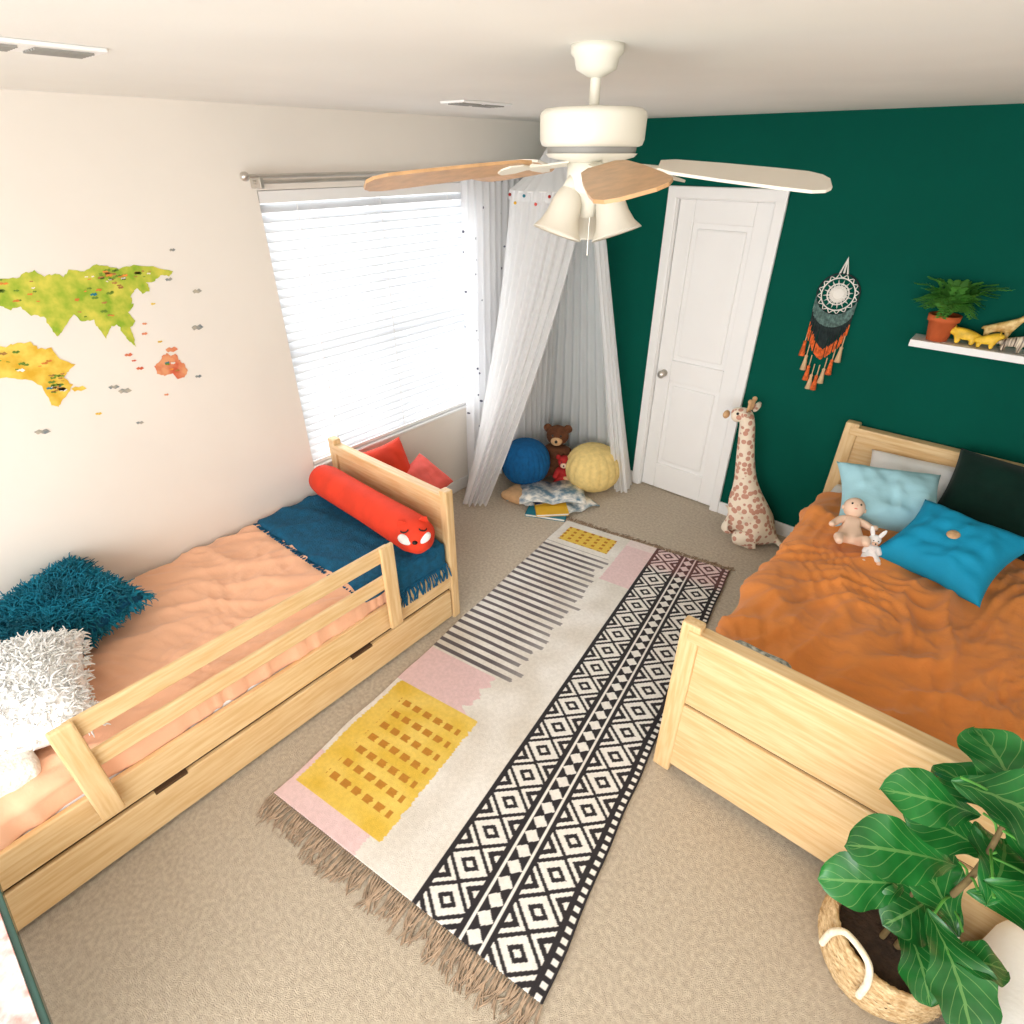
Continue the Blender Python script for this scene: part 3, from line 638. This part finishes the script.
for k in range(64):
    t=k/63; x=cx-.105+.21*t; zt=cz-math.sqrt(max(0,.108**2-(x-cx)**2)); ln=.20+.12*(1-abs(2*t-1)); xx=x+random.uniform(-.006,.006); yv=yy-random.uniform(0,.008)
    za=zt-.07; zb_=zt-ln*.62; zc_=zb_-.06
    f0.append([(x,yv,zt),(x,yv,za)]); f1.append([(x,yv,za),(xx,yv,zb_)]); f2.append([(xx,yv,zb_),(xx,yv,zc_)])
curves('sage_fringe',f0,.0034,M['sthread'],dc,res=1); curves('charcoal_fringe',f1,.0034,M['dthread'],dc,res=1); curves('rust_fringe',f2,.0034,M['othread'],dc,res=1)
for k in range(8):
    t=k/7; x=cx-.10+.20*t; zt=cz-math.sqrt(max(0,.108**2-(x-cx)**2)); zb2=zt-(.23+.14*(1-abs(2*t-1)))
    f3.append([(x,yy-.006,zb2+.06),(x,yy-.006,zb2-.01)])
    lathe('tassel_%d'%k,[(.004,.03),(.010,.022),(.008,.012),(.012,-.02),(.018,-.06),(.0,-.061)],(x,yy-.01,zb2-.03),M['othread'] if k%2==0 else M['cthread'],dc,12)
curves('tassel_cords',f3,.003,M['cthread'],dc,res=1)
# shelf
boxes('wall_shelf',[((-.36,YB-.15,1.42),(.55,YB,1.455))],M['white'],None,.003)
pp=grp('potted_fern',(-.255,3.665,1.5)); pc=(-.258,3.66,1.4555)
lathe('terracotta_pot',[(0,0),(.045,0),(.062,.095),(.07,.096),(.072,.125),(.062,.126),(.058,.108),(0,.108)],pc,M['terra'],pp,32)
st=[];V=[];F=[]
for k in range(46):
    a=random.uniform(0,2*math.pi); rr=random.uniform(.06,.23); hh=random.uniform(.03,.17)
    ey=rr*math.sin(a); ey=max(-.19,min(.06,ey)); tip=Vector((pc[0]+rr*math.cos(a),pc[1]+ey,pc[2]+.11+hh)); p0=Vector((pc[0],pc[1],pc[2]+.10)); mid=(p0+tip)/2+Vector((0,0,.06))
    P=bez([p0,mid,tip],6); st.append([tuple(q) for q in P])
    for i in range(3,len(P)):
        for s in (-1,1):
            dirv=(P[i]-P[i-1]).normalized(); side=dirv.cross(Vector((0,0,1))).normalized()*s; l=.042*(1-.4*i/len(P)); q=P[i]
            q2=q+side*l+dirv*l*.5
            if q2.y>YB-.006: continue
            b=len(V); V+=[q,q+side*l*.5+dirv*l*.55+Vector((0,0,.003)),q2,q+side*l*.6-dirv*l*.15]; F.append((b,b+1,b+2,b+3))
curves('fern_stems',st,.0015,M['leaf2'],pp,res=0); mo('fern_leaves',V,F,M['leaf2'],pp)
def animal(name,base,L_,leg,neck,head,bodyr,m,fwd=1):
    g=grp(name,base); bx,by,bz=base
    P=lambda x,y,z,r:(bx+fwd*x,by+y,bz+z,r)
    hb=leg+bodyr
    V=[P(-L_/2,0,hb,bodyr*.9),P(0,0,hb,bodyr),P(L_/2,0,hb+.004,bodyr*.85),P(L_/2+neck[0],0,hb+neck[1],bodyr*.42 if neck[1]>.04 else bodyr*.6),P(L_/2+neck[0]+head,0,hb+neck[1]-.004,bodyr*.4)]
    E=[(0,1),(1,2),(2,3),(3,4)]
    for src,xx in ((0,-L_/2),(2,L_/2)):
        for s in (-1,1):
            k=len(V); V+=[P(xx,s*bodyr*.6,leg*.6,bodyr*.36),P(xx+.004,s*bodyr*.6,leg*.04+.004,bodyr*.28)]; E+=[(src,k),(k,k+1)]
    k=len(V); V.append(P(-L_/2-bodyr*1.2,0,hb-.02,bodyr*.15)); E.append((0,k))
    skin(name+'_body',V,E,m,g,2)
    for s in (-1,1): ell('ear_%d'%(s+1),(bx+fwd*(L_/2+neck[0]-.003),by+s*bodyr*.5,bz+hb+neck[1]+bodyr*.4),(bodyr*.15,bodyr*.2,bodyr*.3),m,g,n=10)
    return g
animal('wooden_giraffe_figurine',(-.03,3.69,1.456),.08,.075,(.07,.09),.03,.022,M['gold2'])
animal('yellow_elephant_figurine',(-.14,3.65,1.456),.06,.022,(.03,.005),.03,.032,M['gold'],-1)
animal('yellow_lion_figurine',(-.055,3.63,1.456),.05,.02,(.02,.02),.02,.026,M['gold'])
animal('zebra_figurine',(.045,3.625,1.456),.06,.028,(.03,.028),.022,.024,M['zebra'])
animal('wooden_rhino_figurine',(.17,3.65,1.456),.06,.02,(.03,.005),.03,.026,M['gold2'])
# ---------------- MAP DECAL
mp_=grp('world_map_decal',(XL+.002,.6,1.7))
def dw(u,v): return (XL+.0025,.493+.00339*u-.0013*(v-262),1.93-.00045*u-(.00345+.000004*u)*(v-262))
mg=mat('map_green_print',c(140,174,44),.8,(16,0),col2=c(214,206,82),detail=8); my=mat('map_yellow_print',c(218,170,44),.8,(18,0),col2=c(238,212,96),detail=8)
mr=mat('map_coral_print',c(210,96,66),.8,(20,0),col2=c(230,160,114)); mb=mat('map_grey_print',c(110,126,134),.8,(30,0),col2=c(190,180,160))
mo1=mat('map_olive_ink',c(112,142,48),.8,(30,.2)); mo2=mat('map_brown_ink',c(178,130,66),.8,(30,.2)); mo3=mat('map_orange_ink',c(226,140,60),.8,(30,.2))
def polyv(pts,off,jit=1.5,sub=4):
    out=[]; n=len(pts)
    for i in range(n):
        a,b=pts[i],pts[(i+1)%n]
        for k in range(sub):
            t=k/sub; x=a[0]*(1-t)+b[0]*t; y=a[1]*(1-t)+b[1]*t
            out.append((x+jit*nz(x*.35,y*.35,1),y+jit*nz(x*.35,y*.35,7)))
    return [Vector(dw(*q))+Vector((off,0,0)) for q in out]
from mathutils.geometry import tessellate_polygon
def poly(nm,plist,m,off=0,jit=2,sub=4):
    V=[];F=[]
    for pts in plist:
        vs=polyv(pts,off,jit,sub); k=len(V); V+=vs
        for t in tessellate_polygon([vs]):
            a,b,cc=[vs[i] for i in t]; nrm=(b-a).cross(cc-a)
            F.append(tuple(k+i for i in (t if nrm.x>0 else t[::-1])))
    return mo(nm,V,F,m,mp_)
poly('map_eurasia',[[(-110,300),(-95,285),(-70,275),(-40,268),(-20,280),(0,278),(14,277),(22,271),(30,270),(38,275),(48,272),(56,275),(62,268),(76,270),(88,263),(100,264),(112,267),(128,263),(150,264),(174,268),(168,273),(158,272),(152,278),(142,279),(146,287),(138,290),(131,285),(124,293),(128,301),(122,309),(130,318),(124,324),(127,333),(131,344),(123,338),(115,328),(109,321),(103,324),(98,336),(91,326),(85,317),(74,318),(66,312),(60,318),(54,330),(49,334),(43,324),(38,314),(26,313),(16,305),(8,308),(0,304),(-10,318),(-30,306),(-60,312),(-90,318)]],mg)
poly('map_africa',[[(-60,345),(-30,336),(0,345),(14,341),(24,340),(32,346),(44,346),(52,357),(67,362),(60,370),(56,376),(64,384),(60,393),(54,400),(50,408),(44,405),(40,396),(35,386),(26,380),(14,378),(4,376),(-10,380),(-40,374)]],my)
poly('map_australia',[[(152,362),(158,358),(161,352),(168,350),(171,354),(177,350),(181,356),(187,360),(193,368),(188,375),(180,377),(174,371),(164,374),(155,371)]],mr)
blob=lambda x,y,s:[(x-s*1.5,y),(x-s*.6,y-s*.5),(x,y-s*.3),(x+s*.7,y-s*.7),(x+s*1.6,y-s*.1),(x+s*.5,y+s*.5),(x-s*.3,y+s*.3),(x-s*.8,y+s*.6)]
poly('map_sea_drawings',[blob(x,y,s) for x,y,s in ((203,287,4),(204,323,5),(206,374,3),(106,386,4),(118,390,5),(35,435,5),(168,276,3),(172,248,2.5),(135,425,3))],mb,0,.5,2)
poly('map_islands',[blob(x,y,s) for x,y,s in ((172,346,5),(122,352,3),(140,330,2.5),(135,366,3),(128,358,2),(166,394,2),(140,320,2))],mr,0,.5,2)
poly('map_small_yellow',[blob(x,y,s) for x,y,s in ((70,388,5),(90,415,2.5),(150,300,2),(158,338,2))],my,0,.5,2)
for nm,m,n_ in (('olive',mo1,46),('brown',mo2,34),('orange',mo3,20),('white',M['cream'],12),('teal',M['cov1'],4)):
    L_=[]
    for k in range(n_):
        if random.random()<.72: x,y=random.choice([(random.uniform(-60,118),random.uniform(277,301)),(random.uniform(70,110),random.uniform(270,314)),(random.uniform(90,150),random.uniform(268,277))])
        else: x,y=random.choice([(random.uniform(-30,45),random.uniform(350,372)),(random.uniform(42,56),random.uniform(372,392))])
        L_.append(blob(x,y,random.uniform(1,2.8)))
    L_.append(blob(random.uniform(162,182),random.uniform(358,370),2))
    poly('map_ink_'+nm,L_,m,.0006+.0002*len(nm),.8,2)
# ---------------- FIDDLE LEAF FIG
fg=grp('fiddle_leaf_fig',(.37,1.35,.0)); bc=(.375,1.355)
prof=[(0,.004),(.12,.004)]
n=22; BH=.25
for k in range(n*4+1):
    t=k/(n*4); r=.125+.055*math.sin(min(1,t*1.15)*math.pi*.62)-.02*max(0,t-.6)*1.5; prof.append((r+.0045*abs(math.sin(t*n*math.pi)),.004+BH*t))
prof+=[(prof[-1][0]-.012,BH),(prof[-1][0]-.02,BH-.04),(.0,BH-.04)]
lathe('seagrass_basket',prof,(bc[0],bc[1],0),M['basket'],fg,96,None,lambda a,k:1+.014*math.sin(a*40+(math.floor(k*n)%2)*math.pi))
lathe('potting_soil',[(0,BH-.03),(.14,BH-.035)],(bc[0],bc[1],0),M['soil'],fg,32)
for s,an in enumerate((240,60)):
    a=math.radians(an); ra=.166
    c0=Vector((bc[0]+ra*math.cos(a),bc[1]+ra*math.sin(a),BH-.02)); tg=Vector((-math.sin(a),math.cos(a),0)); ou=Vector((math.cos(a),math.sin(a),0))
    P=bez([c0-tg*.07+Vector((0,0,-.06))+ou*.016,c0-tg*.065+Vector((0,0,.02))+ou*.01,c0-tg*.035+Vector((0,0,.07)),c0+tg*.035+Vector((0,0,.07)),c0+tg*.065+Vector((0,0,.02))+ou*.01,c0+tg*.07+Vector((0,0,-.06))+ou*.016],8)
    curves('basket_handle_%d'%s,[[tuple(q) for q in P]],.010,M['rope'],fg,res=3)
HV=Vector((-.649,.76,0)); RV=Vector((.76,.649,0)); Z=Vector((0,0,1))
trunk=bez([(bc[0]+.02,bc[1]-.01,.2),(.40,1.33,.45),(.42,1.34,.70),(.41,1.38,.92)],10)
trunk2=bez([(bc[0]-.02,bc[1]-.01,.2),(.35,1.32,.38),(.34,1.31,.55)],10)
curves('fig_trunk',[[(*q,1-.5*i/len(trunk)) for i,q in enumerate(trunk)],[(*q,.8-.4*i/len(trunk2)) for i,q in enumerate(trunk2)]],.011,M['stem'],fg)
leaves=[]
def leaf(cen,dirv,up,L_,W_,droop=.25,seed=0):
    cen=Vector(cen); d=dirv.normalized(); n=(up-d*up.dot(d)).normalized(); s=d.cross(n)
    nl,nw=22,12; V=[];F=[];UV=[]; base=cen-d*L_/2
    for i in range(nl+1):
        t=i/nl; w=W_/2*(math.sin(math.pi*min(1,t**1.25))**.65)*(.6+.55*t) if 0<t<1 else .001
        cz_=-droop*L_*(t-.5)**2*2
        for j in range(nw+1):
            q=2*j/nw-1
            zz=cz_+.16*W_*abs(q)**1.5*.6*(w/(W_/2))+.06*W_*math.sin(t*15+seed+q)*abs(q)**2+.010*W_*math.cos(t*44)*(1-abs(q))
            V.append(base+d*(t*L_)+s*(q*w*(1+.04*math.sin(t*22+seed)))+n*zz); UV.append((q,t))
    for i in range(nl):
        for j in range(nw):
            a=i*(nw+1)+j; F.append((a,a+1,a+nw+2,a+nw+1))
    leaves.append((V,F,UV))
    p0=min(trunk+trunk2,key=lambda q:(q-base).length+abs(q.z-base.z+.02)*.5)
    return [tuple(q) for q in bez([p0,(p0+base)/2+Z*.012,base+d*.01],5)]
pet=[]
LV=[((.375,1.475,.95),HV*1+Z*.25,Z+RV*-.1-HV*.4,.22,.19),
 ((.28,1.345,.86),-RV+HV*.25+Z*.1,Z-HV*.4,.24,.15),
 ((.42,1.36,.96),RV*.6+-HV*.5,Z-HV*.2,.27,.24),
 ((.35,1.40,.90),-RV*.4+HV*.8,Z,.21,.16),
 ((.28,1.305,.67),-RV+HV*.2,Z-HV*.3,.28,.18),
 ((.24,1.26,.53),-RV*.9+HV*.1+Z*-.1,Z-HV*.5,.25,.15),
 ((.36,1.33,.60),RV*-.2+HV*.8+Z*.3,Z-HV*.6,.26,.19),
 ((.40,1.20,.45),-HV*1+RV*.05-Z*.5,Z*.7-HV*.6,.21,.14),
 ((.455,1.165,.54),-HV*.95+RV*-.0-Z*.4,Z*.8-HV*.5,.26,.18),
 ((.55,1.33,.70),RV*.8-HV*.35,Z-HV*.3,.27,.19),
 ((.45,1.34,.77),RV*.6+HV*.6,Z-HV*.2,.22,.18),
 ((.49,1.22,.55),RV*.9-HV*.2,Z-RV*.1,.15,.10),
 ((.56,1.42,.88),RV*.8+HV*.5,Z,.25,.19),
 ((.50,1.45,.78),RV*.4+HV*.8,Z-HV*.2,.24,.17),
 ((.53,1.24,.82),RV*.7-HV*.7,Z,.24,.18),
 ((.36,1.29,.50),-RV*.5-HV*.2,Z-HV*.4,.20,.16),
 ((.34,1.35,.78),-RV*.7+HV*.5,Z-HV*.3,.20,.15)]
for k,l in enumerate(LV): pet.append(leaf(*l,seed=k))
V=[];F=[];UV=[]
for a,b,u in leaves:
    k=len(V); V+=a; UV+=u; F+=[tuple(k+i for i in f) for f in b]
mo('fig_leaves',V,F,M['leaf'],fg,True,uv=UV)
curves('fig_petioles',pet,.0035,M['leaf2'],fg,res=1)
ot=grp('linen_ottoman',(.95,1.1,.2))
rbox('ottoman_cushion',(.575,.85,.05),(1.3,1.53,.42),.05,.03,M['linen'],ot,lambda p,n:.012*nz(p.x*6,p.y*6,p.z*6))
boxes('ottoman_feet',[((x,y,0),(x+.05,y+.05,.08)) for x in (.66,1.2) for y in (.92,1.42)],M['wz'],ot)
tb=grp('side_table',(-1.4,-.7,.25))
tx0,tx1,ty0,ty1=-1.70,-1.08,-1.1,-.335
boxes('table_top',[((tx0,ty0,.475),(tx1,ty1,.5))],M['glass'],tb,.003)
boxes('table_cover',[((tx0+.015,ty0+.015,.5),(tx1-.015,ty1-.015,.506))],M['floral'],tb,.001)
boxes('table_legs',[((x,y,0),(x+.04,y+.04,.475)) for x in (tx0+.02,tx1-.06) for y in (ty0+.02,ty1-.30)],M['wz'],tb)
boxes('table_apron',[((tx0+.03,ty1-.30,.40),(tx1-.03,ty1-.28,.475)),((tx0+.03,ty0+.02,.40),(tx1-.03,ty0+.04,.475)),((tx1-.04,ty0+.03,.40),(tx1-.02,ty1-.28,.475))],M['white'],tb)
# ---------------- LIGHT
wd=bpy.data.worlds.new('World'); S.world=wd; wd.use_nodes=True; bg=wd.node_tree.nodes['Background']; bg.inputs[0].default_value=(.96,.98,1,1); bg.inputs[1].default_value=2.05
def area(name,loc,rot,sx,sy,pw,col):
    l=bpy.data.lights.new(name,'AREA'); l.shape='RECTANGLE'; l.size=sx; l.size_y=sy; l.energy=pw; l.color=col
    o=bpy.data.objects.new(name,l); o.location=loc; o.rotation_euler=[math.radians(r) for r in rot]; S.collection.objects.link(o)
area('daylight_window',(XL-.35,ym,1.5),(0,-80,0),1.8,1.7,34,(.97,.99,1))
area('fill_behind_camera',(.2,-1.55,1.6),(82,0,10),3,1.6,78,(1,.99,.98))  # added fill light at the open side, brightens the room
# ---------------- CAMERA
th=math.radians(32.1); h=Vector((-math.sin(math.radians(40.5)),math.cos(math.radians(40.5)),0))
Fv=h*math.cos(th)-Z*math.sin(th); Uv=h*math.sin(th)+Z*math.cos(th); Rv=Fv.cross(Uv)
cam=bpy.data.cameras.new('camera'); cam.lens=20.0; cam.sensor_width=36; cam.clip_start=.02
co=bpy.data.objects.new('camera',cam); m3=Matrix((Rv,Uv,-Fv)).transposed(); co.matrix_world=Matrix.Translation((0,0,H))@m3.to_4x4()
S.collection.objects.link(co); S.camera=co
